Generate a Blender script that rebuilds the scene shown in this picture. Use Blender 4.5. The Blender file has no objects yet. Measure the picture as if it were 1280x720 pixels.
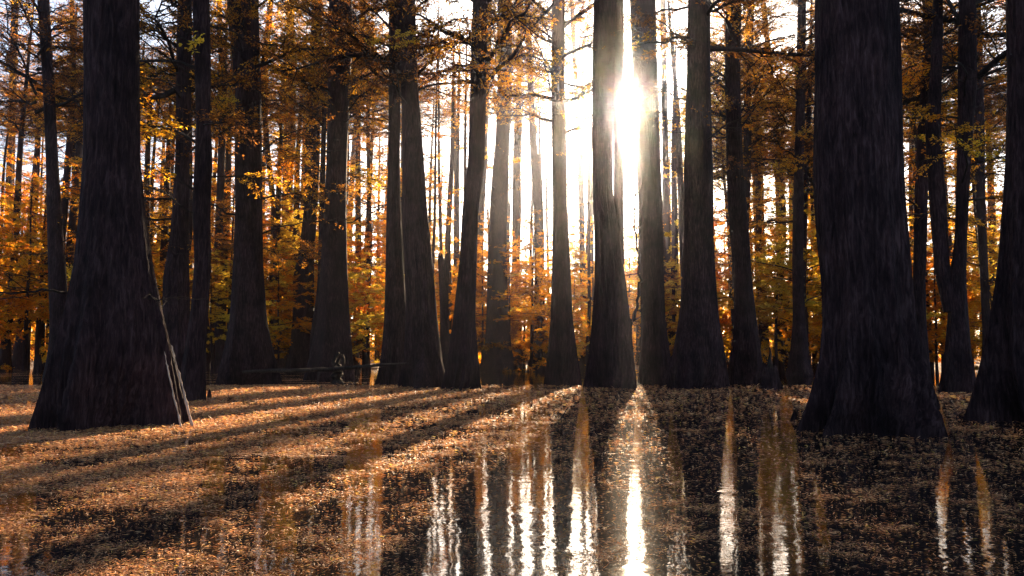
import bpy, math, random
import numpy as np

# ------------------------------------------------------------------ basics
S = bpy.context.scene
COL = S.collection
R = math.radians
PITCH, F, EYE = R(5.03), 1000.0, 1.0
SUN_AZ, SUN_EL = R(8.55), R(17.6)          # azimuth from +Y towards +X

def ray(x, y):
    dx, dy = (x - 640) / F, (360 - y) / F
    return dx, math.cos(PITCH) - dy * math.sin(PITCH), math.sin(PITCH) + dy * math.cos(PITCH)

def at(x, y, dist):
    """the point of the place seen in direction (x, y) at a given distance forward"""
    a, b, c = ray(x, y)
    return np.array([a * dist / b, dist, EYE + c * dist / b])

def shore(x, y):
    """the point of the water surface seen in direction (x, y)"""
    a, b, c = ray(x, y)
    t = -EYE / c
    return np.array([a * t, b * t, 0.0])

def col_of(p):
    """horizontal picture coordinate of a point of the place (used for wording labels only)"""
    X, Y, Z = p[0], p[1], p[2] - EYE
    d = Y * math.cos(PITCH) + Z * math.sin(PITCH)
    return 640 + F * X / d

# ------------------------------------------------------------------ mesh collector
class MB:
    def __init__(s):
        s.v, s.f, s.m, s.n = [], [], [], 0
    def add(s, v, f, mat=0):
        v = np.asarray(v, float); f = np.asarray(f, np.int64)
        s.v.append(v); s.f.append(f + s.n); s.m.append(np.full(len(f), mat, np.int32)); s.n += len(v)
    def tube(s, pts, rad, sides=5, mat=0):
        pts = np.asarray(pts, float); rad = np.asarray(rad, float)
        n = len(pts)
        t = np.gradient(pts, axis=0); t /= np.linalg.norm(t, axis=1)[:, None] + 1e-9
        up = np.array([0, 0, 1.0]) if abs(t[0, 2]) < .8 else np.array([1.0, 0, 0])
        a = np.cross(t, up); a /= np.linalg.norm(a, axis=1)[:, None] + 1e-9
        b = np.cross(t, a)
        th = np.arange(sides) * 2 * math.pi / sides
        v = pts[:, None, :] + rad[:, None, None] * (np.cos(th)[None, :, None] * a[:, None, :] + np.sin(th)[None, :, None] * b[:, None, :])
        i = np.arange(n - 1)[:, None] * sides; j = np.arange(sides)[None, :]; k = (j + 1) % sides
        f = np.stack([i + j, i + k, i + sides + k, i + sides + j], -1).reshape(-1, 4)
        s.add(v.reshape(-1, 3), f, mat)
    def arrays(s):
        return np.concatenate(s.v), np.concatenate(s.f), np.concatenate(s.m)
    def merge(s, arr, M=None, off=(0, 0, 0)):
        v, f, m = arr
        if M is not None: v = v @ np.asarray(M).T
        s.v.append(v + np.asarray(off)); s.f.append(f + s.n); s.m.append(m); s.n += len(v)
    def mesh(s, name, mats, smooth=True):
        v, f, m = s.arrays()
        me = bpy.data.meshes.new(name)
        me.vertices.add(len(v)); me.vertices.foreach_set('co', v.astype(np.float32).ravel())
        me.loops.add(len(f) * 4); me.loops.foreach_set('vertex_index', f.astype(np.int32).ravel())
        me.polygons.add(len(f)); me.polygons.foreach_set('loop_start', np.arange(len(f), dtype=np.int32) * 4)
        for mt in mats: me.materials.append(mt)
        me.polygons.foreach_set('material_index', m)
        me.polygons.foreach_set('use_smooth', np.full(len(f), smooth))
        me.update(calc_edges=True)
        return me

def obj(name, me, parent=None, loc=(0, 0, 0), rz=0.0, sc=None, tilt=(0, 0)):
    o = bpy.data.objects.new(name, me); COL.objects.link(o)
    o.location = loc; o.rotation_euler = (tilt[0], tilt[1], rz)
    if sc is not None: o.scale = sc if hasattr(sc, '__len__') else (sc,) * 3
    if parent: o.parent = parent
    return o

def tag(o, label=None, cat=None, group=None, kind=None):
    if label: o['label'] = label
    if cat: o['category'] = cat
    if group: o['group'] = group
    if kind: o['kind'] = kind
    return o

def thing(name, label, cat, loc, group=None):
    o = bpy.data.objects.new(name, None); COL.objects.link(o); o.location = loc
    o.empty_display_size = .3
    return tag(o, label, cat, group)

# ------------------------------------------------------------------ materials
def new_mat(name):
    m = bpy.data.materials.new(name); m.use_nodes = True
    nt = m.node_tree; nt.nodes.clear()
    out = nt.nodes.new('ShaderNodeOutputMaterial')
    return m, nt, out
def N(nt, t, **kw):
    n = nt.nodes.new(t)
    for k, v in kw.items():
        if k in n.inputs.keys() if isinstance(k, str) else False: n.inputs[k].default_value = v
        else: setattr(n, k, v)
    return n
def ramp(nt, fac, stops):
    r = nt.nodes.new('ShaderNodeValToRGB')
    e = r.color_ramp.elements
    while len(e) < len(stops): e.new(.5)
    for i, (p, c) in enumerate(stops):
        e[i].position = p; e[i].color = (*c, 1)
    nt.links.new(fac, r.inputs['Fac'])
    return r.outputs['Color']

def bark_material(name, dark, mid, pale, zs=.15):
    m, nt, out = new_mat(name); L = nt.links.new
    b = N(nt, 'ShaderNodeBsdfPrincipled'); b.inputs['Roughness'].default_value = .9
    b.inputs['Specular IOR Level'].default_value = .08
    tc = N(nt, 'ShaderNodeTexCoord')
    mp = N(nt, 'ShaderNodeMapping'); mp.inputs['Scale'].default_value = (1, 1, zs)
    L(tc.outputs['Object'], mp.inputs['Vector'])
    n1 = N(nt, 'ShaderNodeTexNoise'); n1.inputs['Scale'].default_value = 21; n1.inputs['Detail'].default_value = 8; n1.inputs['Roughness'].default_value = .68; n1.inputs['Distortion'].default_value = .5
    L(mp.outputs['Vector'], n1.inputs['Vector'])
    n2 = N(nt, 'ShaderNodeTexNoise'); n2.inputs['Scale'].default_value = 2.2; n2.inputs['Detail'].default_value = 5
    L(mp.outputs['Vector'], n2.inputs['Vector'])
    n3 = N(nt, 'ShaderNodeTexNoise'); n3.inputs['Scale'].default_value = 1.3; n3.inputs['Detail'].default_value = 6
    L(tc.outputs['Object'], n3.inputs['Vector'])
    c1 = ramp(nt, n1.outputs['Fac'], [(.32, dark), (.52, mid), (.72, pale)])
    c2 = ramp(nt, n2.outputs['Fac'], [(.3, (.5, .5, .52)), (.7, (1.25, 1.2, 1.15))])
    c3 = ramp(nt, n3.outputs['Fac'], [(.33, (.55, .53, .55)), (.5, (1, 1, 1)), (.68, (1.5, 1.42, 1.4))])
    x = N(nt, 'ShaderNodeMix', data_type='RGBA', blend_type='MULTIPLY'); x.inputs[0].default_value = 1
    L(c1, x.inputs[6]); L(c2, x.inputs[7])
    y = N(nt, 'ShaderNodeMix', data_type='RGBA', blend_type='MULTIPLY'); y.inputs[0].default_value = 1
    L(x.outputs[2], y.inputs[6]); L(c3, y.inputs[7])
    L(y.outputs[2], b.inputs['Base Color'])
    bp = N(nt, 'ShaderNodeBump'); bp.inputs['Strength'].default_value = 1; bp.inputs['Distance'].default_value = .05
    L(n1.outputs['Fac'], bp.inputs['Height']); L(bp.outputs['Normal'], b.inputs['Normal'])
    L(b.outputs['BSDF'], out.inputs['Surface'])
    return m

BARK = bark_material('cypress_bark', (.006, .0031, .0033), (.030, .0158, .0168), (.078, .046, .047))
BARK_PALE = bark_material('weathered_bark', (.018, .012, .011), (.05, .034, .030), (.10, .072, .062))
TWIG = bark_material('twig_bark', (.015, .011, .010), (.032, .024, .021), (.06, .045, .038), 1)
WOOD = bark_material('drift_wood', (.012, .009, .008), (.035, .026, .022), (.075, .058, .048), .4)

def leaf_material(name, stops, trans=.55):
    m, nt, out = new_mat(name); L = nt.links.new
    oi = N(nt, 'ShaderNodeObjectInfo')
    g = N(nt, 'ShaderNodeNewGeometry')
    n1 = N(nt, 'ShaderNodeTexNoise'); n1.inputs['Scale'].default_value = .9; n1.inputs['Detail'].default_value = 4
    L(g.outputs['Position'], n1.inputs['Vector'])
    wn = N(nt, 'ShaderNodeMath', operation='MULTIPLY_ADD'); wn.inputs[1].default_value = .9; wn.inputs[2].default_value = -.2
    L(n1.outputs['Fac'], wn.inputs[0])
    ad = N(nt, 'ShaderNodeMath', operation='MULTIPLY_ADD'); ad.inputs[1].default_value = .45
    L(oi.outputs['Random'], ad.inputs[0]); L(wn.outputs[0], ad.inputs[2])
    isl = N(nt, 'ShaderNodeMath', operation='MULTIPLY_ADD'); isl.inputs[1].default_value = .3
    L(g.outputs['Random Per Island'], isl.inputs[0]); L(ad.outputs[0], isl.inputs[2])
    c = ramp(nt, isl.outputs[0], stops)
    d = N(nt, 'ShaderNodeBsdfDiffuse'); t = N(nt, 'ShaderNodeBsdfTranslucent')
    L(c, d.inputs['Color']); L(c, t.inputs['Color'])
    mx = N(nt, 'ShaderNodeMixShader'); mx.inputs[0].default_value = trans
    L(d.outputs[0], mx.inputs[1]); L(t.outputs[0], mx.inputs[2])
    L(mx.outputs[0], out.inputs['Surface'])
    return m

SUNLIT_RIM = bark_material('painted_sunlit_bark', (.3, .2, .14), (.55, .42, .32), (.68, .55, .44), .3)  # pale colour stands in for sunlight on the dark bark's edge
LEAF_GOLD = leaf_material('golden_leaves', [(.3, (.60, .15, .012)), (.5, (.80, .27, .014)), (.72, (.87, .42, .02)), (.95, (.88, .60, .05))], .8)
LEAF_RUST = leaf_material('rust_leaves', [(.15, (.085, .038, .018)), (.4, (.17, .066, .022)), (.62, (.40, .15, .02)), (.85, (.74, .38, .03))], .75)
LEAF_BROWN = leaf_material('brown_leaves', [(.15, (.10, .05, .026)), (.6, (.2, .10, .045)), (.95, (.34, .17, .06))], .45)
LEAF_YELLOW = leaf_material('yellow_leaves', [(.1, (.78, .46, .03)), (.9, (.82, .60, .07))], .8)

# ------------------------------------------------------------------ limbs and crowns
def leaves_on(mb, rng, pts, count, l0, w0, mat=1, spread=.1, tumble=.85):
    """leaf sprigs on both sides of a twig"""
    n = int(count)
    if n < 1: return
    pts = np.asarray(pts)
    t = rng.uniform(.12, 1, n) * (len(pts) - 1)
    i = np.minimum(t.astype(int), len(pts) - 2); fr = (t - i)[:, None]
    p = pts[i] * (1 - fr) + pts[i + 1] * fr
    ax = pts[i + 1] - pts[i]; ax /= np.linalg.norm(ax, axis=1)[:, None] + 1e-9
    sd = np.cross(ax, [0, 0, 1.0]); sd /= np.linalg.norm(sd, axis=1)[:, None] + 1e-9
    sg = rng.choice([-1, 1], n)[:, None]
    d = sd * sg * rng.uniform(.5, 1, (n, 1)) + ax * rng.uniform(.1, .9, (n, 1)) + np.array([0, 0, 1]) * rng.normal(-.08, .3, (n, 1))
    d /= np.linalg.norm(d, axis=1)[:, None]
    up = np.array([0, 0, 1.0]) + rng.normal(0, tumble, (n, 3))
    s = np.cross(d, up); s /= np.linalg.norm(s, axis=1)[:, None] + 1e-9
    p = p + rng.normal(0, spread * .3, (n, 3))
    ll = rng.uniform(.6, 1.3, (n, 1)) * l0; ww = rng.uniform(.6, 1.3, (n, 1)) * w0
    nn = np.cross(s, d)
    v = np.stack([p, p + d * ll * .5 + s * ww + nn * ww * .3, p + d * ll - nn * ll * .12, p + d * ll * .5 - s * ww + nn * ww * .3], 1).reshape(-1, 3)
    f = np.arange(n * 4).reshape(-1, 4)
    mb.add(v, f, mat)

def gen_limb(seed, L=3.0, r0=.035, nsub=10, leafy=1.0, rise=.15, droop=.08, l0=.10, w0=.022, bare=.35):
    rng = np.random.default_rng(seed); mb = MB()
    n = 8
    x = np.linspace(0, L, n)
    y = np.cumsum(rng.normal(0, .035 * L, n)); y -= y[0]
    z = rise * x - droop * x * x / L + np.concatenate([[0], np.cumsum(rng.normal(0, .018 * L, n - 1))])
    main = np.stack([x, y, z], 1)
    mb.tube(main, r0 * (1 - .85 * x / L) + .003, 5)
    for j in range(nsub):
        t = rng.uniform(.12, 1)
        k = t * (n - 1); i = min(int(k), n - 2); p = main[i] * (1 - k + i) + main[i + 1] * (k - i)
        dirm = main[i + 1] - main[i]; dirm /= np.linalg.norm(dirm)
        a = rng.uniform(R(30), R(75)) * rng.choice([-1, 1])
        d = np.array([dirm[0] * math.cos(a) - dirm[1] * math.sin(a), dirm[0] * math.sin(a) + dirm[1] * math.cos(a), dirm[2] + rng.normal(0, .22)])
        l = L * (.12 + .36 * (1 - t)) * rng.uniform(.6, 1.25)
        q = np.linspace(0, 1, 5)[:, None]
        sub = p + d * l * q + np.array([0, 0, -1]) * l * .12 * q * q + np.concatenate([[[0, 0, 0]], np.cumsum(rng.normal(0, .035 * l, (4, 3)), 0)])
        mb.tube(sub, r0 * .32 * (1 - .8 * q[:, 0]) + .002, 3)
        bareq = rng.uniform() < bare
        if not bareq: leaves_on(mb, rng, sub, leafy * l * 16, l0, w0)
        for k2 in range(rng.integers(2, 5)):
            tt = rng.uniform(.25, .95) * 4; ii = min(int(tt), 3); pp = sub[ii] * (1 - tt + ii) + sub[ii + 1] * (tt - ii)
            a = rng.uniform(R(25), R(65)) * rng.choice([-1, 1])
            dd = np.array([d[0] * math.cos(a) - d[1] * math.sin(a), d[0] * math.sin(a) + d[1] * math.cos(a), d[2] + rng.normal(0, .25)])
            l2 = l * rng.uniform(.25, .55)
            q3 = np.linspace(0, 1, 4)[:, None]
            ter = pp + dd * l2 * q3 + np.concatenate([[[0, 0, 0]], np.cumsum(rng.normal(0, .05 * l2, (3, 3)), 0)])
            mb.tube(ter, r0 * .16 * (1 - .7 * q3[:, 0]) + .0016, 3)
            if not bareq: leaves_on(mb, rng, ter, leafy * l2 * 22, l0, w0)
    return mb.arrays()

def rotz(a, s=1.0):
    c, q = math.cos(a) * s, math.sin(a) * s
    return np.array([[c, -q, 0], [q, c, 0], [0, 0, s]])

LIMB_MATS = [TWIG, LEAF_RUST]; LIMB_GOLD = [TWIG, LEAF_GOLD]
def limb_set(n, seed, mats, **kw):
    out = []
    for i in range(n):
        mb = MB(); mb.merge(gen_limb(seed + i, **kw)); out.append(mb.mesh('limb', mats))
    return out
BARE_LIMBS = limb_set(6, 100, LIMB_MATS, L=3.0, nsub=13, leafy=.5, bare=.8, rise=.25, r0=.03)
RUST_LIMBS = limb_set(6, 200, LIMB_MATS, L=3.2, nsub=15, leafy=1.3, bare=.3, rise=.18)
GOLD_LIMBS = limb_set(6, 300, LIMB_GOLD, L=2.8, nsub=15, leafy=1.5, bare=.2, rise=.12)

RAW_RUST = [gen_limb(400 + i, L=3.2, nsub=20, leafy=1.6, bare=.38, rise=.3, r0=.05, l0=.09, w0=.017) for i in range(8)]
RAW_GOLD = [gen_limb(500 + i, L=2.6, nsub=14, leafy=1.9, bare=.15, rise=.1, droop=.16, r0=.022, l0=.13, w0=.032) for i in range(8)]

def crown_mesh(seed, raw, mats, H=12.0, n=30, top=.35, low=1.0):
    """limbs set round a stem from 0 to H"""
    rng = np.random.default_rng(seed); mb = MB()
    a = rng.uniform(0, 6.28)
    for i in range(n):
        t = (i + rng.uniform(0, 1)) / n
        a += 2.4 + rng.normal(0, .5)
        s = (low * (1 - t) + top * t) * rng.uniform(.55, 1.25)
        M = rotz(a, s)
        tilt = rng.normal(.05, .22)
        Mt = np.array([[math.cos(tilt), 0, -math.sin(tilt)], [0, 1, 0], [math.sin(tilt), 0, math.cos(tilt)]])
        mb.merge(raw[rng.integers(len(raw))], M @ Mt, (0, 0, t * H))
    return mb.mesh('crown', mats)
CROWNS = [crown_mesh(10 + i, RAW_RUST, LIMB_MATS, 12, 46, .45, 1.25) for i in range(6)]
YOUNG = [crown_mesh(30 + i, RAW_GOLD, LIMB_GOLD, 7.5, [28, 36, 25, 33, 27, 38][i], .35, 1.2) for i in range(6)]
YOUNG_RUST = []
for me in YOUNG[:3]:
    c = me.copy(); c.materials[1] = LEAF_RUST; YOUNG_RUST.append(c)
YOUNG_YELLOW = []
for me in YOUNG[3:5]:
    c = me.copy(); c.materials[1] = LEAF_YELLOW; YOUNG_YELLOW.append(c)

# ------------------------------------------------------------------ trunks
def trunk_mesh(seed, zs, cx, rr, segs, dz, butt_z, amp=.2, cy=None, name='trunk', mat=None, jag=0.0, bx=0.0, far=1e6):
    """zs ascending; cx centre offsets; rr radii; fluted towards the base"""
    rng = np.random.default_rng(abs(int(seed)))
    zs = np.asarray(zs, float); n = max(6, int((zs[-1] - zs[0]) / dz))
    u = np.linspace(0, 1, n) ** 1.25
    z = zs[0] + (zs[-1] - zs[0]) * u
    c = np.interp(z, zs, cx); r = np.interp(z, zs, rr)
    k = np.array([.25, .5, .25])
    for _ in range(2):
        c[1:-1] = np.convolve(c, k, 'valid'); r[1:-1] = np.convolve(r, k, 'valid')
    yy = np.zeros(n) if cy is None else np.interp(z, zs, cy)
    th = np.arange(segs) * 2 * math.pi / segs
    nl = rng.integers(8, 14)
    ph = np.sort(rng.uniform(0, 2 * math.pi, nl) * .35 + np.arange(nl) * 2 * math.pi / nl)
    A = np.zeros((n, segs))
    for p, w, hgt in zip(ph, rng.uniform(.11, .24, nl), rng.uniform(.6, 1, nl)):
        # ridges run nearly straight up with a slight twist
        tw = (z / max(butt_z, .5))[:, None] * rng.normal(0, .10)
        d = (th[None, :] - p - tw + math.pi) % (2 * math.pi) - math.pi
        A += hgt * np.exp(-np.abs(d / w) ** 1.05)
    A = A / A.max(axis=1, keepdims=True)
    fall = np.exp(-np.clip(z, 0, None) / max(butt_z, .3))[:, None]
    a = np.clip(amp * 3.2 * fall, 0, .72) + .05
    small = np.zeros((n, segs))
    for q in range(7):
        kk = rng.integers(8, 30); small += np.cos(kk * th[None, :] + rng.uniform(0, 6.28) + z[:, None] * rng.normal(0, .5)) / 7
    fis = np.zeros((n, segs))
    if segs > 60:
        for q in range(26):
            kk = rng.integers(22, 62)
            fis += np.cos(kk * th[None, :] + rng.uniform(0, 6.28) + np.cumsum(rng.normal(0, .16, n))[:, None])
        fis = -np.abs(fis) / 26 * .085
        amp2 = .4
    rad = r[:, None] * (1 + fis) * ((1 - a) + a * A * 1.05 + small * .022 * (1 + fall) + rng.normal(0, .004, (n, segs)))
    c0 = c.copy()
    for _ in range(3 if not jag else 0):          # the measured width is the width seen from the water
        xs_ = (bx + c[:, None] + rad * np.cos(th)) * far / (far + rad * np.sin(th)) - bx
        hi, lo = xs_.max(1), xs_.min(1)
        rad = rad * np.clip(2 * r / (hi - lo), .7, 1.7)[:, None]
        xs_ = (bx + c[:, None] + rad * np.cos(th)) * far / (far + rad * np.sin(th)) - bx
        c = c + c0 - (xs_.max(1) + xs_.min(1)) / 2
    v = np.zeros((n, segs, 3))
    v[..., 0] = c[:, None] + rad * np.cos(th); v[..., 1] = yy[:, None] + rad * np.sin(th); v[..., 2] = z[:, None]
    if jag:
        v[-1, :, 2] += rng.uniform(-jag, jag, segs); v[-2, :, 2] += rng.uniform(-jag * .3, 0, segs)
    mb = MB()
    i = np.arange(n - 1)[:, None] * segs; j = np.arange(segs)[None, :]; kx = (j + 1) % segs
    mb.add(v.reshape(-1, 3), np.stack([i + j, i + kx, i + segs + kx, i + segs + j], -1).reshape(-1, 4))
    # closed top
    top = v[-1]; cen = top.mean(0) - np.array([0, 0, jag])
    h = np.arange(0, segs, 2)
    mb.add(np.concatenate([top, [cen]]), np.stack([h, (h + 1) % segs, (h + 2) % segs, np.full(len(h), segs)], 1))
    return mb.mesh(name, [mat or BARK]), (z, c, yy, r)

rnd = random.Random(7)
GROUP = 'cypress trees standing in the swamp'
REFS = []            # (x, phrase) of the trunks that labels may name
TREES = []
def near_sun(x, dist): return abs(math.atan2((x - 640) / F, 1) - SUN_AZ) < R(4.2) and dist > 22

def cypress(label, yb, prof, limbs=6, low=3.0, kind='rust', crown=True, htop=None, amp=.2, stems=(), paths=(), snag=False, ref=None, segs=None, mat=None, bz=None, lmax=None, name='cypress_tree', cat='tree'):
    """a cypress: waterline at yb, and its measured outline as (y, left, right)"""
    prof = sorted(prof, key=lambda p: -p[0])
    yw, xl, xr = prof[0]
    front = shore((xl + xr) / 2, yb)[1]
    dist = front
    for _ in range(3):
        w = (at(xr, yw, dist) - at(xl, yw, dist))[0] / 2
        dist = front + w * .8
    if snag is False and ref: REFS.append(((prof[len(prof) // 2][1] + prof[len(prof) // 2][2]) / 2, ref))
    base = at((xl + xr) / 2, yw, dist); base[2] = 0
    def world(pr):
        zs, cx, rr = [], [], []
        for y, l, r in sorted(pr, key=lambda p: -p[0]):
            a, b = at(l, y, dist), at(r, y, dist)
            zs.append((a[2] + b[2]) / 2); cx.append((a[0] + b[0]) / 2 - base[0]); rr.append(max(.03, (b[0] - a[0]) / 2))
        return zs, cx, rr
    zs, cx, rr = world(prof)
    zs[0] = min(zs[0], .02)
    zs.insert(0, -.45); cx.insert(0, cx[0]); rr.insert(0, rr[0] * 1.12)
    H = htop or rnd.uniform(26, 31)
    seed = sum(ord(ch) * (i + 1) for i, ch in enumerate(label))
    if not snag:
        H = max(H, zs[-1] + 4)
        lean = (cx[-1] - cx[-2]) / max(.3, zs[-1] - zs[-2]); lean = max(-.05, min(.05, lean))
        z0, r0, c0 = zs[-1], rr[-1], cx[-1]
        for q in (.2, .4, .6, .8, 1.0):
            zs.append(z0 + (H - z0) * q); cx.append(c0 + lean * (H - z0) * q * .7); rr.append(max(.03, r0 * (1 - .9 * q)))
    else: H = zs[-1]
    t = thing(name, label, cat, base, GROUP if not snag else None)
    sg = segs or (168 if dist < 16 else 112 if dist < 35 else 30)
    me, axis = trunk_mesh(seed, zs, cx, rr, sg, 0.07 if dist < 16 else .22 if dist < 35 else .45, bz or (1.15 if dist < 40 else 1.5), amp, jag=.28 if snag else 0, mat=mat, bx=float(base[0]), far=dist)
    obj('trunk', me, t)
    for st in stems:
        z2, c2, r2 = world(st)
        if st[-1][0] <= 3:
            z2.append(H * .8); c2.append(c2[-1] + (c2[-1] - c2[-2]) * .3); r2.append(r2[-1] * .3)
        m2, _ = trunk_mesh(seed + 1, z2, c2, r2, 24, .3, 1, .04, cy=[.05 + .1 * i for i in range(len(z2))], name='stem')
        obj('stem', m2, t)
    z, c, yy, r = axis
    def axis_at(h): return float(np.interp(h, z, c)), float(np.interp(h, z, r))
    zcut = min(H - 2, math.tan(R(24)) * dist + 1)
    k0 = 6 if kind == 'bare' else 6
    sets = {'bare': [BARE_LIMBS], 'rust': [BARE_LIMBS, RUST_LIMBS], 'gold': [RUST_LIMBS, GOLD_LIMBS, GOLD_LIMBS], 'mix': [BARE_LIMBS, RUST_LIMBS, GOLD_LIMBS, GOLD_LIMBS]}[kind]
    limbs = int(limbs * (1.0 if dist < 20 else 1.9))
    for i in range(limbs):
        h = low + (zcut - low) * ((i + rnd.uniform(.1, .9)) / max(1, limbs))
        ax, ar = axis_at(h)
        s = rnd.uniform(.55, 1.2) * (1.0 if dist < 40 else 1.15)
        a = rnd.uniform(0, 6.283)
        if near_sun(prof[-1][1], dist) or near_sun(prof[-1][2], dist): s *= .85
        me2 = rnd.choice(rnd.choice(sets))
        obj('limb', me2, t, (ax + ar * .6 * math.cos(a), ar * .6 * math.sin(a), h), a, (s, s, s * rnd.uniform(.8, 1.3)), (0, rnd.uniform(-.28, .22)))
    for pth, rad in paths:
        p3 = [at(x, y, dist) - base + np.array([0, dy, 0]) for x, y, dy in pth]
        mb = MB(); p3 = np.array(p3)
        tt = np.linspace(0, len(p3) - 1, len(p3) * 4)
        q = np.stack([np.interp(tt, range(len(p3)), p3[:, i]) for i in range(3)], 1)
        rg = np.random.default_rng(seed + len(pth)); q[1:] += rg.normal(0, rad * .7, (len(q) - 1, 3))
        mb.tube(q, np.linspace(rad, rad * .3, len(q)), 6)
        for _ in range(len(q)):
            k = rg.integers(3, len(q) - 1); d = q[k] - q[k - 1]; d = d / np.linalg.norm(d)
            d = d + rg.normal(0, .6, 3); l = rg.uniform(.15, .6)
            w = q[k] + d[None, :] * l * np.linspace(0, 1, 4)[:, None] + np.concatenate([[[0, 0, 0]], rg.normal(0, .03, (3, 3))])
            mb.tube(w, np.linspace(rad * .3, rad * .08, 4), 3)
        obj('limb', mb.mesh('limb', [TWIG]), t)
    if crown and not snag:
        zc = max(9.5, math.tan(R(rnd.uniform(15.5, 19.5))) * dist + 1)
        if near_sun(prof[-1][1], dist) or near_sun(prof[-1][2], dist): zc = max(zc, math.tan(R(21)) * dist + 1)
        zc = min(zc, H - 4) if not near_sun(prof[-1][1], dist) else zc
        if H - zc > 2.5:
            ax, _ = axis_at((zc + H) / 2)
            s = rnd.uniform(.9, 1.25)
            obj('crown', rnd.choice(CROWNS), t, (ax, 0, zc), rnd.uniform(0, 6.28), (s, s, (H - zc) / 12))
    TREES.append((t, dist))
    return t

# ---- the trunks one can tell apart, from left to right
cypress('huge dark cypress with wide flared base and sunlit right edge, left of the picture', 540,
        [(0,103,175),(100,104,175),(200,103,176),(270,98,183),(330,92,192),(400,78,206),(450,62,218),(500,46,229),(543,31,241)],
        limbs=0, amp=.22, ref='the huge left trunk', htop=25,
        paths=[([(93,368,-.2),(80,366,-.5),(40,371,-.6),(0,376,-.7),(-30,380,-.7)], .022), ([(190,374,-.1),(215,376,-.3),(240,374,-.5)], .015)])
cypress('slim dark cypress just left of the huge flared trunk, with bare boughs either side', 475,
        [(0,46,62),(100,53,68),(200,57,73),(300,59,80),(350,60,84),(400,62,86),(440,60,90),(475,52,97)], limbs=3, low=6, kind='rust', amp=.12, ref='the slim left trunk',
        paths=[([(52,18,0),(40,20,-.3),(20,11,-.5),(-20,10,-.6)], .045), ([(62,16,0),(80,14,-.4),(110,9,-.8),(150,2,-1)], .035), ([(66,47,0),(85,44,-.4),(110,40,-.9),(140,45,-1)], .04), ([(54,56,0),(35,60,-.4),(18,68,-.6),(2,90,-.8)], .04), ([(70,165,0),(90,162,.3),(110,160,.6)], .03), ([(55,150,0),(35,130,.2),(12,100,.4)], .022)])
cypress('dark slanting cypress half hidden behind the black crooked trunk', 488,
        [(0,222,240),(100,220,240),(200,219,237),(260,215,236),(300,212,236),(350,203,237),(400,203,238),(450,198,242),(488,192,246)], limbs=7, low=4, kind='rust', amp=.12,
        paths=[([(220,60,0),(205,40,-.4),(185,25,-.8)], .03), ([(219,95,0),(205,92,-.4),(180,80,-.8)], .035), ([(236,90,0),(215,95,-.5),(176,115,-.9)], .03)])
cypress('black crooked cypress close to the right of the huge flared trunk', 502,
        [(0,240,262),(80,243,264),(150,245,263),(200,243,266),(260,240,263),(330,243,264),(400,237,260),(450,228,257),(503,220,258)], limbs=7, low=4, kind='mix', amp=.12, ref='the black crooked trunk',
        paths=[([(245,100,0),(225,85,-.6),(200,70,-1),(178,72,-1.3)], .03), ([(243,60,0),(222,48,-.5),(195,30,-.9)], .028)])
cypress('broad cypress with split top, behind the left end of the fallen log', 481,
        [(0,302,323),(60,298,325),(100,295,326),(200,293,328),(260,294,328),(330,291,329),(400,287,334),(440,279,342),(481,269,354)], limbs=8, low=5, kind='rust', ref='the split-top trunk',
        stems=[[(150,296,314),(80,290,306),(40,284,303),(0,280,300)]])
cypress('thin straight cypress forked near the top, third trunk right of the split-top one', 461,
        [(0,358,368),(100,357,369),(180,353,370),(230,353,366),(330,354,367),(400,354,368),(440,352,371),(461,348,375)], limbs=9, low=5, kind='mix', amp=.1,
        stems=[[(130,355,364),(60,353,360),(0,349,356)]])
cypress('swollen straight cypress with a bulge halfway down, left of the stump', 468,
        [(0,390,403),(100,387,401),(200,385,400),(260,380,397),(320,373,393),(345,366,393),(400,366,392),(440,361,394),(468,356,398)], limbs=9, low=5, kind='mix', amp=.14, ref='the bulged trunk')
cypress('tall broad cypress rising directly behind the small driftwood stump', 476,
        [(0,412,440),(50,410,441),(100,410,438),(200,408,434),(260,405,433),(330,401,434),(400,396,437),(445,387,441),(477,378,444)], limbs=6, low=8.5, kind='rust', ref='the trunk behind the stump')
cypress('spindly leaning cypress slanting up to the right beside the stump tree', 457,
        [(0,451,458),(100,446,453),(200,438,445),(300,432,439),(400,428,436),(457,424,440)], limbs=7, low=8, kind='gold', amp=.05)
cypress('narrow left trunk of the fused pair left of centre', 481,
        [(0,486,502),(100,486,501),(200,485,500),(260,483,501),(330,482,504),(400,480,509),(450,476,513),(482,468,518)], limbs=4, low=9.5, kind='rust', amp=.15)
cypress('thick right trunk of the fused pair left of centre, with deep fluted base', 485,
        [(0,499,519),(100,501,522),(200,503,530),(260,502,534),(330,506,541),(400,507,547),(450,505,553),(486,496,560)], limbs=4, low=9.5, kind='rust', ref='the fused pair')
cypress('dead cypress snag with a broken jagged top beside the fused pair', 471,
        [(322,547,562),(360,549,561),(400,550,561),(440,550,563),(472,546,568)], limbs=0, snag=True, amp=.12, name='tree_snag', cat='dead tree')
cypress('leaning cypress just right of the snag, its fluted base touching the fused pair', 487,
        [(0,591,610),(100,588,608),(200,585,606),(260,578,598),(330,574,596),(400,566,594),(445,560,598),(488,551,602)], limbs=5, low=9, kind='mix', ref='the leaning trunk')
cypress('slim pale cypress standing behind the right side of the leaning trunk', 461,
        [(0,610,616),(100,606,612),(200,600,609),(300,597,604),(400,593,605),(440,590,608),(461,585,612)], limbs=7, low=8, kind='mix', amp=.08)
cypress('straight grey cypress with broad base, midway between leaning trunk and centre', 465,
        [(0,622,640),(100,622,640),(180,619,637),(230,614,635),(300,610,633),(400,608,636),(440,605,640),(465,597,647)], limbs=8, low=5, kind='bare', ref='the straight grey trunk')
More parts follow.
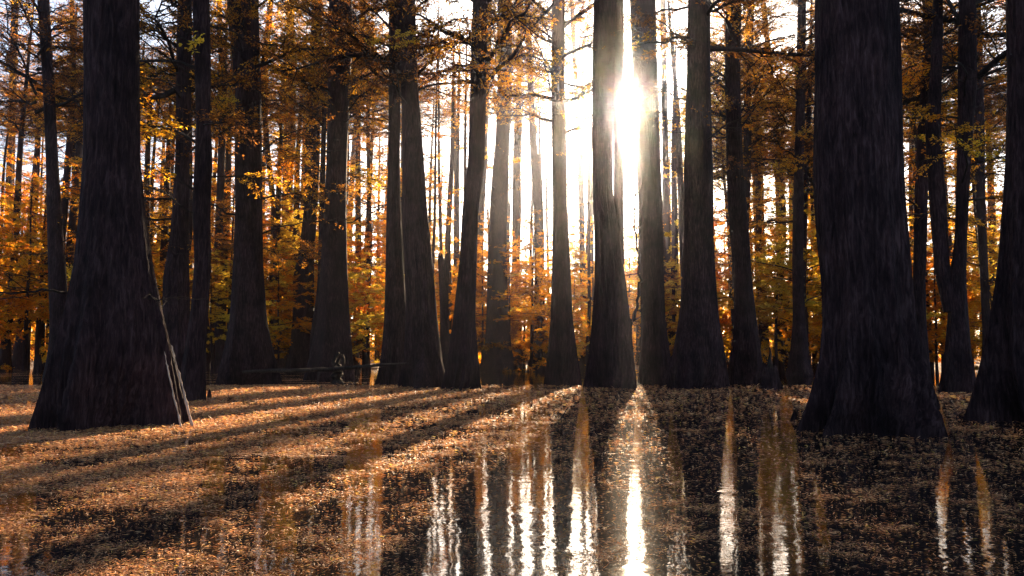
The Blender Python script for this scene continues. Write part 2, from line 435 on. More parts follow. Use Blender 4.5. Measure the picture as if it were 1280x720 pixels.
cypress('curved narrow cypress leaning against the straight grey trunk', 462,
        [(0,648,654),(120,645,652),(200,641,651),(260,640,652),(320,640,650),(400,637,650),(440,633,654),(462,628,658)], limbs=6, low=8, kind='bare', amp=.1)
cypress('slender cypress with many bare side boughs, left of the clean column trunk', 464,
        [(0,655,662),(50,657,665),(150,661,669),(200,663,672),(260,667,679),(350,668,680),(400,667,681),(440,663,683),(464,658,687)], limbs=20, low=6, kind='bare', amp=.14)
cypress('clean column-like cypress with flared base, left of the central trunk', 481,
        [(0,690,706),(100,689,706),(200,690,707),(260,691,709),(330,690,713),(400,688,716),(445,684,722),(482,679,728)], limbs=6, low=8.5, kind='bare', ref='the column trunk')
cypress('thin twin-stemmed cypress between the column trunk and central trunk', 462,
        [(0,712,717),(130,718,724),(240,723,730),(350,725,732),(400,725,734),(440,724,737),(462,720,741)], limbs=10, low=7, kind='mix', amp=.08,
        stems=[[(250,724,730),(160,726,731),(60,727,731),(0,729,733)]])
cypress('stout central cypress whose right flank meets the low sun', 486,
        [(0,742,770),(100,740,768),(200,740,766),(240,741,766),(300,743,775),(350,743,782),(400,740,788),(450,735,793),(487,728,797)], limbs=4, low=9, kind='bare', ref='the central trunk', crown=False,
        stems=[[(330,767,781),(260,768,780),(150,768,781),(60,770,782),(0,771,782)]],
        paths=[([(785,415,.1),(790,400,0),(797,375,-.1),(801,345,-.1),(797,310,0),(793,270,.1),(796,230,.1)], .07)])
cypress('dark cypress directly under the sun, right of the stout central trunk', 479,
        [(0,787,820),(100,791,821),(200,795,825),(250,798,828),(300,799,829),(350,800,830),(400,801,832),(445,800,838),(479,797,846)], limbs=4, low=9, kind='bare', ref='the trunk under the sun', crown=False)
cypress('thin distant cypress just right of the trunk under the sun', 462,
        [(0,825,832),(200,828,836),(300,828,838),(400,828,840),(462,823,846)], limbs=8, low=8, kind='bare', amp=.1, crown=False)
cypress('broad flared cypress with skirt-like base right of the sun', 486,
        [(0,860,888),(100,858,888),(200,855,891),(250,854,892),(300,855,892),(350,853,895),(400,848,899),(445,840,907),(487,832,913)], limbs=5, low=7, kind='bare', ref='the skirted trunk', crown=True)
cypress('smooth tapering cypress left of the dark pointed stump', 479,
        [(0,907,927),(100,906,925),(200,908,929),(250,909,933),(300,913,937),(350,917,940),(400,917,946),(445,915,952),(480,912,957)], limbs=7, low=6, kind='mix', ref='the tapering trunk')
cypress('narrow cypress pressed close behind the tapering trunk', 467,
        [(0,934,943),(100,930,940),(200,929,939),(300,924,936),(400,918,936),(440,913,938),(467,908,942)], limbs=9, low=6, kind='gold', amp=.1)
cypress('very thin leaning cypress with arching boughs, between tapering trunk and dark stump', 463,
        [(0,950,957),(100,961,968),(200,969,977),(260,974,983),(300,975,983),(350,971,979),(400,969,977),(463,964,981)], limbs=14, low=5, kind='mix', amp=.08)
cypress('straight medium cypress standing alone left of the huge right trunk', 470,
        [(0,997,1008),(100,995,1007),(200,993,1005),(260,991,1005),(330,990,1004),(400,991,1007),(445,987,1012),(471,981,1018)], limbs=12, low=4, kind='gold', ref='the lone medium trunk')
cypress('huge dark cypress with massive buttressed base, largest trunk on the right', 545,
        [(0,1018,1125),(100,1018,1128),(200,1016,1130),(250,1017,1132),(300,1021,1137),(350,1026,1141),(400,1028,1146),(450,1024,1158),(500,1010,1173),(530,998,1183),(547,990,1189)], limbs=0, amp=.24, ref='the huge right trunk', htop=25,
        paths=[([(1028,62,.2),(1018,75,.1),(1004,86,.0),(985,95,-.1)], .012)])
cypress('crooked cypress emerging from behind the right flank of the huge right trunk', 485,
        [(0,1153,1173),(60,1153,1178),(100,1151,1176),(160,1147,1168),(240,1143,1160),(300,1142,1159),(350,1141,1157),(400,1138,1158),(485,1130,1165)], limbs=8, low=6, kind='mix', amp=.12)
cypress('forked double cypress joined low down, left of the trunk at right edge', 491,
        [(0,1198,1220),(100,1197,1222),(200,1196,1214),(300,1193,1209),(350,1186,1208),(400,1184,1211),(445,1180,1215),(492,1172,1224)], limbs=8, low=5, kind='mix', ref='the forked double trunk',
        stems=[[(390,1182,1202),(340,1173,1190),(250,1168,1187),(160,1164,1182),(100,1172,1186),(0,1179,1190)]])
cypress('slanting slim cypress leaning behind the trunk at the right edge', 470,
        [(0,1214,1226),(80,1216,1229),(160,1218,1231),(250,1219,1232),(350,1225,1236),(420,1228,1239),(470,1226,1244)], limbs=8, low=5, kind='mix', amp=.1)
cypress('thick black cypress cut off by the right edge of the picture', 536,
        [(0,1256,1362),(100,1258,1362),(200,1256,1362),(300,1249,1365),(350,1244,1368),(400,1236,1374),(450,1226,1384),(500,1213,1398),(537,1200,1412)], limbs=0, amp=.22, ref='the right-edge trunk', htop=24)
cypress('thin straight cypress seen between slim left trunk and huge left trunk', 464,
        [(0,87,93),(100,88,95),(250,90,97),(350,90,98),(464,86,104)], limbs=8, low=7, kind='gold', amp=.06)
cypress('wavy slim cypress between the black crooked trunk and split-top trunk', 462,
        [(0,271,277),(120,274,281),(200,276,283),(300,268,278),(350,270,281),(400,271,283),(462,266,288)], limbs=10, low=5, kind='mix', amp=.08)
cypress('leaning thin cypress crossing right behind the split-top trunk', 463,
        [(0,336,342),(60,331,337),(120,326,333),(190,331,338),(260,339,346),(350,343,351),(463,340,358)], limbs=9, low=6, kind='mix', amp=.08)
cypress('short-based dim cypress at the far left margin', 459,
        [(0,14,24),(150,10,20),(250,6,18),(350,3,17),(459,-4,25)], limbs=10, low=4, kind='gold', amp=.1)

# ------------------------------------------------------------------ young trees and thin far trees (labels worded from what stands beside them)
REFS.sort()
EXTRA = []
def extra(o, x, what): EXTRA.append((o, x, what))

def young(x, dist, h, zc, variant, leafs):
    base = at(x, 448, dist); base[2] = 0.0
    t = thing('young_tree', None, 'young tree', base, 'young autumn trees beneath the cypresses')
    zs = np.linspace(-.3, h, 6); rg = np.random.default_rng(4000 + int(x * 13 + dist * 7))
    cx = np.concatenate([[0, 0], np.cumsum(rg.normal(0, .09, 4))])
    me, ax = trunk_mesh(int(x + dist), zs, cx, np.linspace(.09, .02, 6) * h / 8, 10, .5, .3, .1)
    obj('trunk', me, t)
    pool = {'golden': YOUNG, 'rusty': YOUNG_RUST, 'yellow': YOUNG_YELLOW}[leafs]
    s = rnd.uniform(.85, 1.25) * (h / 9) ** .5
    obj('crown', pool[variant % len(pool)], t, (float(cx[2]), 0, zc), rnd.uniform(0, 6.28), (s, s, (h - zc) / 7.5))
    extra(t, x, leafs + '-leaved young tree')

yr = random.Random(21)
k = 0
for i in range(150):
    x = -60 + 1400 * (i + yr.uniform(-.4, 1.4)) / 150
    far = yr.random() < .68
    dist = yr.uniform(64, 93) if far else yr.uniform(46, 64)
    if not far and any(abs(x - q) < 26 for q in (555, 790)): dist = yr.uniform(66, 90)
    h = math.tan(R(yr.uniform(6.5, 11))) * dist + 1
    if x < 130: h = math.tan(R(yr.uniform(9, 16))) * dist
    elif x < 480: h = math.tan(R(yr.uniform(6.5, 12.5))) * dist
    if yr.random() < .2 and not 560 < x < 800: h = math.tan(R(yr.uniform(11, 15))) * dist
    if abs(x - 790) < 60: h = min(h, math.tan(R(11)) * dist)
    young(x, dist, h, yr.uniform(.06, .42) * h, k, yr.choice(['golden', 'golden', 'golden', 'rusty', 'yellow', 'yellow'])); k += 1

def thin(x, dist, w, lean):
    base = at(x, 448, dist); base[2] = 0.0
    if abs(base[0] + 4.75 - .15 * (dist - 11.7)) < .55: return        # the sun reaches the foot of the big left trunk along here
    if -4 < base[0] < 12: w *= .55
    t = thing('slender_cypress', None, 'tree', base, 'thin far cypresses between the bigger trunks')
    H = rnd.uniform(25, 31) if dist < 75 else rnd.uniform(29, 34); r = w * dist / F / 2
    zs = np.array([-.3, .0, .8, 2, 5, 10, 18, H]); rr = r * np.array([2.1, 2.0, 1.6, 1.3, 1.1, 1, .8, .2])
    cx = lean * np.clip(zs, 0, 99) + np.concatenate([[0, 0], np.random.default_rng(4000 + int(x * 3)).normal(0, .12, 6)])
    me, ax = trunk_mesh(int(x * 11 + dist), zs, cx, rr, 14, .8, 1.2, .12)
    obj('trunk', me, t)
    sunw = -7 < base[0] < 14
    for i in range(5 if sunw else 24):
        h = rnd.uniform(5, 27); a = rnd.uniform(0, 6.28); s = rnd.uniform(.7, 1.6)
        obj('limb', rnd.choice(rnd.choice([BARE_LIMBS, BARE_LIMBS, BARE_LIMBS, GOLD_LIMBS] if sunw else [BARE_LIMBS, BARE_LIMBS, RUST_LIMBS, GOLD_LIMBS, GOLD_LIMBS])), t, (float(np.interp(h, zs, cx)), 0, h), a, s, (0, rnd.uniform(-.3, .2)))
    X = base[0]
    sunward = -6 < X < 14                     # trees the low sun shines past: only their high tops keep leaves
    if not near_sun(x, dist) or dist > 70:
        zc = math.tan(R(rnd.uniform(15, 19))) * dist + 1
        if sunward: zc = max(zc, .317 * (dist - 9.5) + 1.2)
        elif 14 <= X < 30: zc = min(zc, .317 * (dist - 16))
        if near_sun(x, dist): zc = max(zc, math.tan(R(20)) * dist)
        zc = min(zc, H - 4) if not sunward else zc
        ok = (7 < X < 10.8) if sunward else True
        if ok and H - zc > 2.5:
            s = rnd.uniform(.9, 1.2)
            obj('crown', rnd.choice(CROWNS), t, (float(np.interp(H - 3, zs, cx)), 0, zc), rnd.uniform(0, 6.28), (s, s, (H - zc) / 12))
    extra(t, x, 'thin far cypress')
for i in range(96):
    x = -50 + 1380 * (i + yr.uniform(-.3, 1.3)) / 96
    if abs(x - 788) < 7: x += 16
    thin(x, yr.uniform(52, 98), yr.uniform(3.5, 11), yr.gauss(0, .022))

for i in range(22):
    x = 545 + 300 * (i + yr.uniform(-.3, 1.3)) / 22
    if abs(x - 788) < 7: x += 15
    thin(x, yr.uniform(60, 98), yr.uniform(4, 9), yr.gauss(0, .02))
for i in range(34):
    x = [10 + 480 * i / 14, 850 + 420 * (i - 14) / 20][i > 14] + yr.uniform(-12, 12)
    thin(x, yr.uniform(44, 80), yr.uniform(4, 9), yr.gauss(0, .03))
for i in range(22):
    x = [150 + 410 * i / 12, 840 + 440 * (i - 13) / 8][i > 12] + yr.uniform(-14, 14); dist = yr.uniform(70, 92)
    young(x, dist, math.tan(R(yr.uniform(12, 17))) * dist, yr.uniform(.3, .5) * dist * .2, i, yr.choice(['golden', 'yellow', 'rusty', 'golden']))
ORD = ['', 'second', 'third', 'fourth', 'fifth', 'sixth', 'seventh', 'eighth', 'ninth', 'tenth', 'eleventh', 'twelfth', 'thirteenth', 'fourteenth', 'fifteenth', 'sixteenth', 'seventeenth', 'eighteenth', 'nineteenth', 'twentieth']
buckets = {}
for o, x, what in EXTRA:
    left = [p for xx, p in REFS if xx <= x]; right = [p for xx, p in REFS if xx > x]
    key = (left[-1] if left else None, right[0] if right else None, what)
    buckets.setdefault(key, []).append((x, o))
for (l, r, what), lst in buckets.items():
    lst.sort(key=lambda q: q[0])
    where = f'between {l} and {r}' if l and r else (f'left of {r}' if r else f'right of {l}')
    for i, (x, o) in enumerate(lst):
        n = len(lst)
        if n == 1: lab = f'{what} {where}'
        elif i == 0: lab = f'{what}, leftmost {where}'
        elif i == n - 1: lab = f'{what}, rightmost {where}'
        else: lab = f'{what}, {ORD[i]} {where}'
        o['label'] = lab

# ------------------------------------------------------------------ far woods, one mass
rg = np.random.default_rng(5); mb = MB()
for i in range(380):
    x = rg.uniform(-130, 130); y = rg.uniform(104, 150); h = rg.uniform(8, 15); r = rg.uniform(.1, .3)
    mb.tube([[x, y, -.2], [x + rg.normal(0, .2), y, h * .5], [x + rg.normal(0, .5), y, h]], [r * 1.6, r, r * .3], 6, 0)
for i in range(3000):
    x = rg.uniform(-135, 135); y = rg.uniform(102, 152); z = rg.uniform(.3, 1) * rg.uniform(1, 10) if i < 2100 else rg.uniform(.2, 4)
    n = 60
    c = np.array([x, y, z]) + rg.normal(0, 1, (n, 3)) * np.array([1.6, 1.2, .55])
    d = rg.normal(0, 1, (n, 3)) * [1, 1, .4]; d /= np.linalg.norm(d, axis=1)[:, None]
    s = np.cross(d, rg.normal(0, 1, (n, 3))); s /= np.linalg.norm(s, axis=1)[:, None]
    l = rg.uniform(.12, .34, (n, 1))
    v = np.stack([c - d * l, c + s * l * .4, c + d * l, c - s * l * .4], 1).reshape(-1, 3)
    mb.add(v, np.arange(n * 4).reshape(-1, 4), 1 if rg.uniform() < .6 else 2)
tag(obj('far_woods', mb.mesh('far_woods', [BARK_PALE, LEAF_BROWN, LEAF_GOLD], False)), 'dim brown and orange woods closing the view far behind the trunks', 'woods', kind='stuff')

# low brush on the far bank
mb = MB()
for i in range(1500):
    x = rg.uniform(-95, 95); y = rg.uniform(72, 104); h = rg.uniform(.3, 1.0) * rg.uniform(.6, 4.2)
    for j in range(5):
        p = np.array([x, y, 0.0]); q = p + np.array([rg.normal(0, .5), rg.normal(0, .5), h * rg.uniform(.5, 1)])
        mb.tube([p, (p + q) / 2 + rg.normal(0, .1, 3), q], [.02, .014, .006], 3, 0)
        leaves_on(mb, rg, [p, (p + q) / 2, q], 9, .2, .045, 1 if i % 5 else 2, .6)
tag(obj('undergrowth', mb.mesh('undergrowth', [TWIG, LEAF_BROWN, LEAF_RUST], False)), 'low brown undergrowth along the far bank', 'undergrowth', kind='stuff')

# ------------------------------------------------------------------ smaller things in the water
def blob_tube(name, label, cat, pts, rad, sides=10, mat=WOOD, seed=1, jitter=.12, group=None, extra_tubes=()):
    rgx = np.random.default_rng(seed); mb = MB()
    pts = np.array(pts); base = pts[0].copy(); base[2] = 0
    t = np.linspace(0, len(pts) - 1, len(pts) * 5)
    q = np.stack([np.interp(t, range(len(pts)), pts[:, i]) for i in range(3)], 1) - base
    r = np.interp(t, range(len(pts)), rad)
    q[1:-1] += rgx.normal(0, .12, (len(q) - 2, 3)) * r[1:-1, None]
    r = r * rgx.uniform(1 - jitter, 1 + jitter, len(r)); r[-1] *= .3
    mb.tube(q, r, sides)
    for p2, r2 in extra_tubes: mb.tube(np.array(p2) - base, r2, 6)
    o = obj(name, mb.mesh(name, [mat]), None, base)
    tag(o, label, cat, group)
    return o

# driftwood stump with a loop on top, and the fallen log
sd = shore(422, 481)[1] + .2
p = lambda x, y: at(x, y, sd)
blob_tube('driftwood_stump', 'small dark driftwood stump with a curled loop on top, beside the log', 'stump',
          [p(421, 482), p(421, 472), p(422, 462), p(423, 455)], [.26, .24, .16, .10], 12, seed=3,
          extra_tubes=[([p(418, 460), p(417, 452), p(419, 446), p(424, 442), p(428, 444), p(430, 451), p(428, 458), p(425, 463)], np.array([.07, .08, .075, .07, .06, .05, .045, .04])),
                       ([p(419, 462), p(421, 455), p(424, 449)], np.array([.09, .08, .05]))])
p = lambda x, y: at(x, y, sd - .45 - 3.0 * max(0, x - 430) / 80)
blob_tube('fallen_log', 'long thin fallen log lying level in front of the trunks', 'log',
          [p(303, 465), p(340, 463), p(380, 463), p(420, 461), p(445, 459), p(475, 456), p(512, 454)], [.055, .075, .08, .075, .06, .05, .03], 8, seed=5, jitter=.08)
def stump(label, yb, prof, name='stump', spike=None, jag=.08, amp=.3):
    yw, xl, xr = max(prof); d = shore((xl + xr) / 2, yb)[1] + .25
    base = at((xl + xr) / 2, yw, d); base[2] = 0
    zs, cx, rr = [-.3], [0], [(at(xr, yw, d) - at(xl, yw, d))[0] / 2]
    for y, l, r in sorted(prof, key=lambda q: -q[0]):
        a, b = at(l, y, d), at(r, y, d); zs.append(a[2]); cx.append((a[0] + b[0]) / 2 - base[0]); rr.append((b[0] - a[0]) / 2)
    zs[1] = max(zs[1], -.2)
    me, _ = trunk_mesh(int(xl), zs, cx, rr, 30, .03, .5, amp, jag=jag, name=name)
    mbx = None
    o = obj(name, me, None, base)
    if spike:
        t = thing(name, label, 'stump', base); o.parent = t; o.location = (0, 0, 0); o.name = 'stump_base'
        mbx = MB(); q = np.array([at(x, y, d) - base for x, y in spike]); mbx.tube(q, np.linspace(.09, .02, len(q)), 7)
        obj('spike', mbx.mesh('spike', [WOOD]), t)
        return t
    return tag(o, label, 'stump')
stump('dark pointed cypress stump with a thin spike, left of the huge right trunk', 487, [(488,947,982),(475,950,978),(465,953,974),(458,956,971)], spike=[(963, 462), (962, 450), (963, 442), (962, 434)])
stump('tiny dark cypress stump left of the huge left trunk, near the left edge', 467, [(468,40,55),(455,43,53),(443,45,51)], jag=.05)
stump('small black cypress knee touching the base of the huge right trunk', 527, [(528,986,999),(522,989,998),(516,991,996),(513,992,995)], name='cypress_knee', jag=.015)
for lab, x, y, h in [('small cypress knee between the pointed stump and tapering trunk', 944, 481, 9), ('low cypress knee at the right foot of the stump tree', 446, 470, 9), ('low cypress knee beside the black crooked trunk', 262, 497, 10)]:
    stump(lab, y, [(y + 1, x - 5, x + 5), (y - h * .5, x - 3.4, x + 3.4), (y - h, x - 1.5, x + 1.5)], name='cypress_knee', jag=.01)
# forked twig sticking out of the water
d0 = shore(705, 524)[1]
q = lambda x, y: at(x, y, d0)
blob_tube('forked_twig', 'small forked twig sticking out of the water in the middle', 'twig', [q(697, 514), q(702, 519), q(706, 524), q(714, 529)], [.008, .012, .014, .01], 6, seed=8,
          extra_tubes=[([q(703, 521), q(707, 514), q(711, 508)], np.array([.012, .008, .004]))])

# bright leaf sprays hanging on their own twigs (parts of the trees they grow on)
def sunlit_rim(tree, dist, path, off, rad):  # added pale tube that paints a sunlit rim along the trunk's base
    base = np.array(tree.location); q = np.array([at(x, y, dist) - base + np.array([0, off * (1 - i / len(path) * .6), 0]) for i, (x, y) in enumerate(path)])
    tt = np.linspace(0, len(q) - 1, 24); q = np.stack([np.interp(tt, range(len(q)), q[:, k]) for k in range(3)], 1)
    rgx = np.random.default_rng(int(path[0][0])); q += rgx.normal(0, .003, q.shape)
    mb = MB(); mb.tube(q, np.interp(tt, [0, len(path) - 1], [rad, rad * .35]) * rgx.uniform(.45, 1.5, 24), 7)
    o = obj('sunlit_rim_tube', mb.mesh('sunlit_rim_tube', [SUNLIT_RIM]), tree); o['label'] = 'painted sunlit rim along the flared base'
def spray(tree, dist, path, n, mat=LEAF_YELLOW, l0=.11, w0=.022):
    base = np.array(tree.location); rgx = np.random.default_rng(4000 + int(path[0][0])); mb = MB()
    pts = np.array([at(x, y, dist) - base for x, y in path])
    mb.tube(pts, np.linspace(.012, .004, len(pts)), 4)
    leaves_on(mb, rgx, pts, n, l0, w0, 1, .12)
    for k in range(len(pts) * 2):
        i = rgx.integers(1, len(pts)); d = rgx.normal(0, 1, 3) * [1, 1, .4]; d /= np.linalg.norm(d)
        w = pts[i] + d * np.linspace(0, .3, 4)[:, None]
        mb.tube(w, np.linspace(.006, .002, 4), 3); leaves_on(mb, rgx, w, n / 6, l0, w0, 1, .05)
    o = obj('leaf_spray', mb.mesh('leaf_spray', [TWIG, mat], False), tree)
    o['label'] = 'bright yellow leaf spray catching the sun'
T = {t['label']: (t, d) for t, d in TREES}
def tr(s): return next(v for k, v in T.items() if s in k)
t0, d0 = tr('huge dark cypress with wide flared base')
sunlit_rim(t0, d0, [(241, 540), (231, 500), (219, 452), (214, 432)], .03, .022)
sunlit_rim(t0, d0, [(233, 542), (222, 500), (213, 462), (208, 440)], -.12, .015)
t0, d0 = tr('thick right trunk of the fused pair')
spray(t0, d0 - 1.6, [(530, 38), (512, 42), (495, 44), (468, 49)], 90); spray(t0, d0 - 1.7, [(528, 48), (514, 52), (500, 57)], 70)
t0, d0 = tr('black crooked cypress'); spray(t0, d0 - .8, [(255, 44), (247, 52), (238, 57)], 40)
t0, d0 = tr('broad cypress with split top'); spray(t0, d0 - .8, [(300, 122), (290, 126), (284, 124)], 40)
spray(t0, d0 + 1.5, [(325, 380), (333, 378), (342, 380)], 50)
t0, d0 = tr('straight grey cypress'); spray(t0, d0 - 1.5, [(630, 345), (645, 343), (658, 340)], 60, l0=.2, w0=.04); spray(t0, d0 - 1.5, [(634, 388), (648, 385), (660, 388)], 60, l0=.2, w0=.04)
t0, d0 = tr('tall broad cypress rising'); spray(t0, d0 + 3, [(440, 385), (455, 386), (478, 388)], 90, LEAF_GOLD, .2, .04); spray(t0, d0 + 3, [(440, 417), (460, 415), (480, 413)], 60, LEAF_GOLD, .2, .04)

# ------------------------------------------------------------------ water, bed, far bank
def sheet(name, x0, x1, y0, y1, z, nx, ny, mat, zf=None, kind='structure'):
    xs, ys = np.meshgrid(np.linspace(x0, x1, nx), np.linspace(y0, y1, ny))
    zz = np.full(xs.shape, z) if zf is None else zf(xs, ys)
    v = np.stack([xs, ys, zz], -1).reshape(-1, 3)
    i = np.arange(ny - 1)[:, None] * nx; j = np.arange(nx - 1)[None, :]
    mb = MB(); mb.add(v, np.stack([i + j, i + j + 1, i + nx + j + 1, i + nx + j], -1).reshape(-1, 4))
    o = obj(name, mb.mesh(name, [mat])); o['kind'] = kind
    return o

def water_material():
    m, nt, out = new_mat('swamp_water'); L = nt.links.new
    g = N(nt, 'ShaderNodeNewGeometry')
    w = N(nt, 'ShaderNodeBsdfPrincipled'); w.inputs['Base Color'].default_value = (.010, .008, .007, 1); w.inputs['Roughness'].default_value = .045; w.inputs['IOR'].default_value = 1.333
    wn = N(nt, 'ShaderNodeTexNoise'); wn.inputs['Scale'].default_value = 5; wn.inputs['Detail'].default_value = 3
    L(g.outputs['Position'], wn.inputs['Vector'])
    bw = N(nt, 'ShaderNodeBump'); bw.inputs['Strength'].default_value = .16; bw.inputs['Distance'].default_value = .012
    wm = N(nt, 'ShaderNodeTexNoise'); wm.inputs['Scale'].default_value = .7; L(g.outputs['Position'], wm.inputs['Vector'])
    wk = N(nt, 'ShaderNodeMapRange'); wk.inputs['From Min'].default_value = .35; wk.inputs['From Max'].default_value = .65; wk.inputs['To Min'].default_value = .03; wk.inputs['To Max'].default_value = .3; L(wm.outputs['Fac'], wk.inputs['Value']); L(wk.outputs['Result'], bw.inputs['Strength'])
    L(wn.outputs['Fac'], bw.inputs['Height']); L(bw.outputs['Normal'], w.inputs['Normal'])
    # floating litter
    l = N(nt, 'ShaderNodeBsdfPrincipled'); l.inputs['Roughness'].default_value = .55; l.inputs['Specular IOR Level'].default_value = .3
    n1 = N(nt, 'ShaderNodeTexNoise'); n1.inputs['Scale'].default_value = 15; n1.inputs['Detail'].default_value = 9; n1.inputs['Roughness'].default_value = .8
    mp = N(nt, 'ShaderNodeMapping'); mp.inputs['Scale'].default_value = (.32, 1, 1); L(g.outputs['Position'], mp.inputs['Vector'])
    L(mp.outputs['Vector'], n1.inputs['Vector'])
    n2 = N(nt, 'ShaderNodeTexNoise'); n2.inputs['Scale'].default_value = .8; n2.inputs['Detail'].default_value = 6; n2.inputs['Roughness'].default_value = .62
    L(mp.outputs['Vector'], n2.inputs['Vector'])
    n3 = N(nt, 'ShaderNodeTexNoise'); n3.inputs['Scale'].default_value = 60; n3.inputs['Detail'].default_value = 3
    L(g.outputs['Position'], n3.inputs['Vector'])
    col = ramp(nt, n3.outputs['Fac'], [(.34, (.07, .03, .02)), (.48, (.50, .19, .065)), (.62, (.84, .42, .14))])
    L(col, l.inputs['Base Color'])
    bl = N(nt, 'ShaderNodeBump'); bl.inputs['Strength'].default_value = 1; bl.inputs['Distance'].default_value = .03
    L(n1.outputs['Fac'], bl.inputs['Height']); L(bl.outputs['Normal'], l.inputs['Normal'])
    # thinner drifts to the right, thicker on the left
    sx = N(nt, 'ShaderNodeSeparateXYZ'); L(g.outputs['Position'], sx.inputs[0])
    mr = N(nt, 'ShaderNodeMapRange'); mr.inputs['From Min'].default_value = -5; mr.inputs['From Max'].default_value = 2; mr.inputs['To Min'].default_value = -.04; mr.inputs['To Max'].default_value = -.2
    L(sx.outputs['X'], mr.inputs['Value'])
    s1 = N(nt, 'ShaderNodeMath', operation='MULTIPLY_ADD'); s1.inputs[1].default_value = .8; L(n2.outputs['Fac'], s1.inputs[0]); L(n1.outputs['Fac'], s1.inputs[2])
    s2 = N(nt, 'ShaderNodeMath', operation='ADD'); L(s1.outputs[0], s2.inputs[0]); L(mr.outputs['Result'], s2.inputs[1])
    msk = ramp(nt, s2.outputs[0], [(.957, (0, 0, 0)), (.966, (1, 1, 1))])
    mx = N(nt, 'ShaderNodeMixShader'); L(msk, mx.inputs[0]); L(w.outputs[0], mx.inputs[1]); L(l.outputs[0], mx.inputs[2])
    L(mx.outputs[0], out.inputs['Surface'])
    return m

def soil_material():
    m, nt, out = new_mat('leaf_litter_soil'); L = nt.links.new
    b = N(nt, 'ShaderNodeBsdfPrincipled'); b.inputs['Roughness'].default_value = .95
    g = N(nt, 'ShaderNodeNewGeometry')
    n = N(nt, 'ShaderNodeTexNoise'); n.inputs['Scale'].default_value = 3; n.inputs['Detail'].default_value = 9
    L(g.outputs['Position'], n.inputs['Vector'])
    L(ramp(nt, n.outputs['Fac'], [(.3, (.05, .032, .02)), (.7, (.2, .12, .07))]), b.inputs['Base Color'])
    L(b.outputs[0], out.inputs['Surface'])
    return m
SOIL = soil_material()
sheet('water', -400, 400, -120, 400, 0.0, 3, 3, water_material())
sheet('lake_bed', -401, 401, -121, 401, -.6, 3, 3, SOIL)
fr = np.random.default_rng(9); ph = fr.uniform(0, 6.28, 12)
def bank(x, y):
    e = 78 + 5 * np.sin(x * .09 + ph[0]) + 3 * np.sin(x * .23 + ph[1])
    return np.clip((y - e) * .05, -.5, .7) + .06 * np.sin(x * .7 + ph[2]) * np.sin(y * .5)
sheet('far_bank', -380, 380, 60, 390, 0, 160, 90, SOIL, bank)

# floating leaf litter: short needles and flecks lying on the water, nobody could count them
def litter():
    rg = np.random.default_rng(77)
    n = 640000
    d = 3.0 * (30 / 3.0) ** rg.uniform(0, 1, n)               # denser per area close by, where they show
    x = rg.uniform(-.78, .78, n) * d
    def sm(x, y, s, p): return np.sin(x * s + 1.7 * np.sin(y * s * .7 + p) + p) * np.sin(y * s * 1.2 + 1.3 * np.sin(x * s * .6 + 2 * p))
    den = .42 + .3 * sm(x, d, 1.1, .3) + .45 * sm(x, d, 3.1, 1.9) + .45 * sm(x, d, 9.3, 4.2) - np.clip(x, -4, 2.5) * .11 - .34
    keep = rg.uniform(0, 1, n) < np.clip(den, .09, 1)
    x, d = x[keep], d[keep]; n = len(x)
    sc = np.clip(d / 10, .36, 2.4)
    a = rg.uniform(0, 2 * math.pi, n)
    l = rg.uniform(.4, 1.6, n) * .028 * sc; w = rg.uniform(.5, 1.5, n) * .0045 * sc
    tl = rg.normal(0, .2, n); tw = rg.normal(0, .42, n)
    D = np.stack([np.cos(a) * np.cos(tl), np.sin(a) * np.cos(tl), np.sin(tl)], 1)
    Sd = np.stack([-np.sin(a) * np.cos(tw), np.cos(a) * np.cos(tw), np.sin(tw)], 1)
    c = np.stack([x, d, np.abs(np.sin(tl)) * l + np.abs(np.sin(tw)) * w + .003], 1)
    v = np.stack([c - D * l[:, None], c + Sd * w[:, None], c + D * l[:, None], c - Sd * w[:, None]], 1).reshape(-1, 3)
    m, nt, out = new_mat('floating_leaf'); L = nt.links.new
    g = N(nt, 'ShaderNodeNewGeometry')
    cc = ramp(nt, g.outputs['Random Per Island'], [(0, (.14, .06, .045)), (.35, (.48, .18, .07)), (.7, (.76, .36, .13)), (.93, (.8, .48, .25)), (1, (.82, .52, .07))])
    b = N(nt, 'ShaderNodeBsdfPrincipled'); b.inputs['Roughness'].default_value = .6; b.inputs['Specular IOR Level'].default_value = .2; L(cc, b.inputs['Base Color'])
    t = N(nt, 'ShaderNodeBsdfTranslucent'); L(cc, t.inputs['Color'])
    mx = N(nt, 'ShaderNodeMixShader'); mx.inputs[0].default_value = .45; L(b.outputs[0], mx.inputs[1]); L(t.outputs[0], mx.inputs[2])
    L(mx.outputs[0], out.inputs['Surface'])
    mb = MB(); mb.add(v, np.arange(n * 4).reshape(-1, 4))
    tag(obj('floating_leaves', mb.mesh('floating_leaves', [m], False)), 'fallen needles and leaf flecks floating on the dark water', 'leaf litter', kind='stuff')
litter()

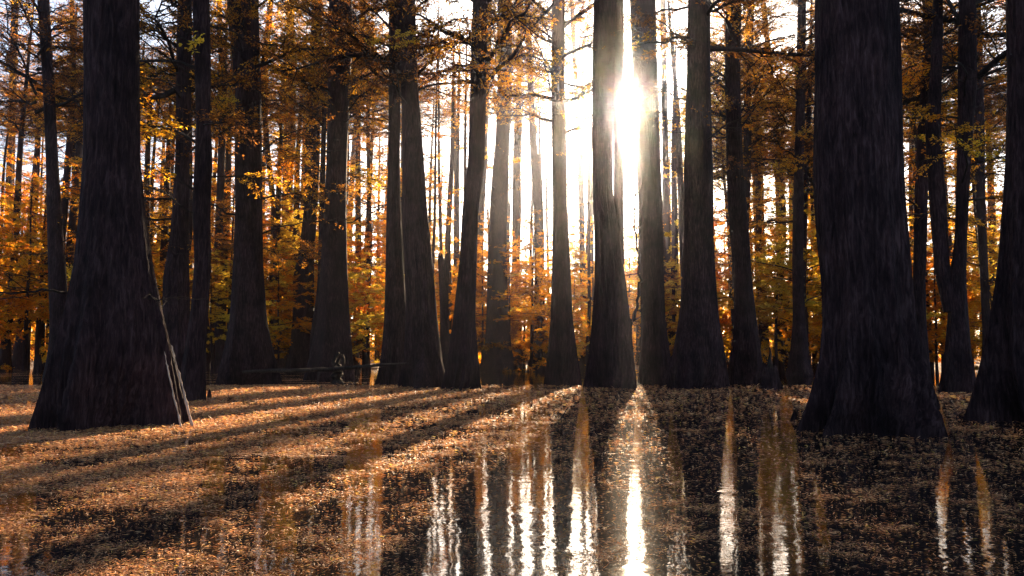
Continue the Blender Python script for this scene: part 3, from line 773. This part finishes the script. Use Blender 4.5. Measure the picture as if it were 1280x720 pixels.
# ------------------------------------------------------------------ air
def haze(density=.00045, g=.972):
    x0, x1, y0, y1, z0, z1 = -405, 405, -125, 405, -1.6, 36
    v = [(x, y, z) for z in (z0, z1) for y in (y0, y1) for x in (x0, x1)]
    f = [(0, 2, 3, 1), (4, 5, 7, 6), (0, 1, 5, 4), (2, 6, 7, 3), (0, 4, 6, 2), (1, 3, 7, 5)]
    m, nt, out = new_mat('haze')
    pv = N(nt, 'ShaderNodeVolumePrincipled')
    pv.inputs['Color'].default_value = (.84, .85, .96, 1); pv.inputs['Density'].default_value = density; pv.inputs['Anisotropy'].default_value = g
    nt.links.new(pv.outputs[0], out.inputs['Volume'])
    mb = MB(); mb.add(v, f)
    tag(obj('haze', mb.mesh('haze', [m], False)), kind='stuff')
haze()

# ------------------------------------------------------------------ sky and sun
w = bpy.data.worlds.new('World'); S.world = w; w.use_nodes = True
nt = w.node_tree; bg = nt.nodes['Background']
sky = nt.nodes.new('ShaderNodeTexSky'); sky.sky_type = 'NISHITA'; sky.sun_disc = False
sky.sun_elevation = SUN_EL; sky.sun_rotation = SUN_AZ
sky.air_density = .75; sky.dust_density = 1.5; sky.ozone_density = 1.0
nt.links.new(sky.outputs[0], bg.inputs['Color']); bg.inputs['Strength'].default_value = .05
sl = bpy.data.lights.new('sun', 'SUN'); sl.energy = 5; sl.angle = R(.53); sl.color = (1, .74, .47)
so = bpy.data.objects.new('sun', sl); COL.objects.link(so)
so.rotation_euler = (R(90) - SUN_EL, 0, math.pi - SUN_AZ)
so.location = (math.sin(SUN_AZ) * 60, math.cos(SUN_AZ) * 60, 60)

# ------------------------------------------------------------------ camera
cam = bpy.data.cameras.new('camera'); co = bpy.data.objects.new('camera', cam); COL.objects.link(co)
cam.sensor_width = 36; cam.lens = 36 * F / 1280
cam.clip_start = .05; cam.clip_end = 3000
co.location = (0, 0, EYE); co.rotation_euler = (R(90) + PITCH, 0, 0)
S.camera = co

vs = S.view_settings
vs.view_transform = 'Standard'; vs.look = 'None'; vs.exposure = 2.75; vs.gamma = 1; vs.use_curve_mapping = False
cy = S.cycles
cy.max_bounces = 9; cy.diffuse_bounces = 5; cy.glossy_bounces = 3; cy.transmission_bounces = 3; cy.volume_bounces = 1
cy.sample_clamp_indirect = 8; cy.use_denoising = True
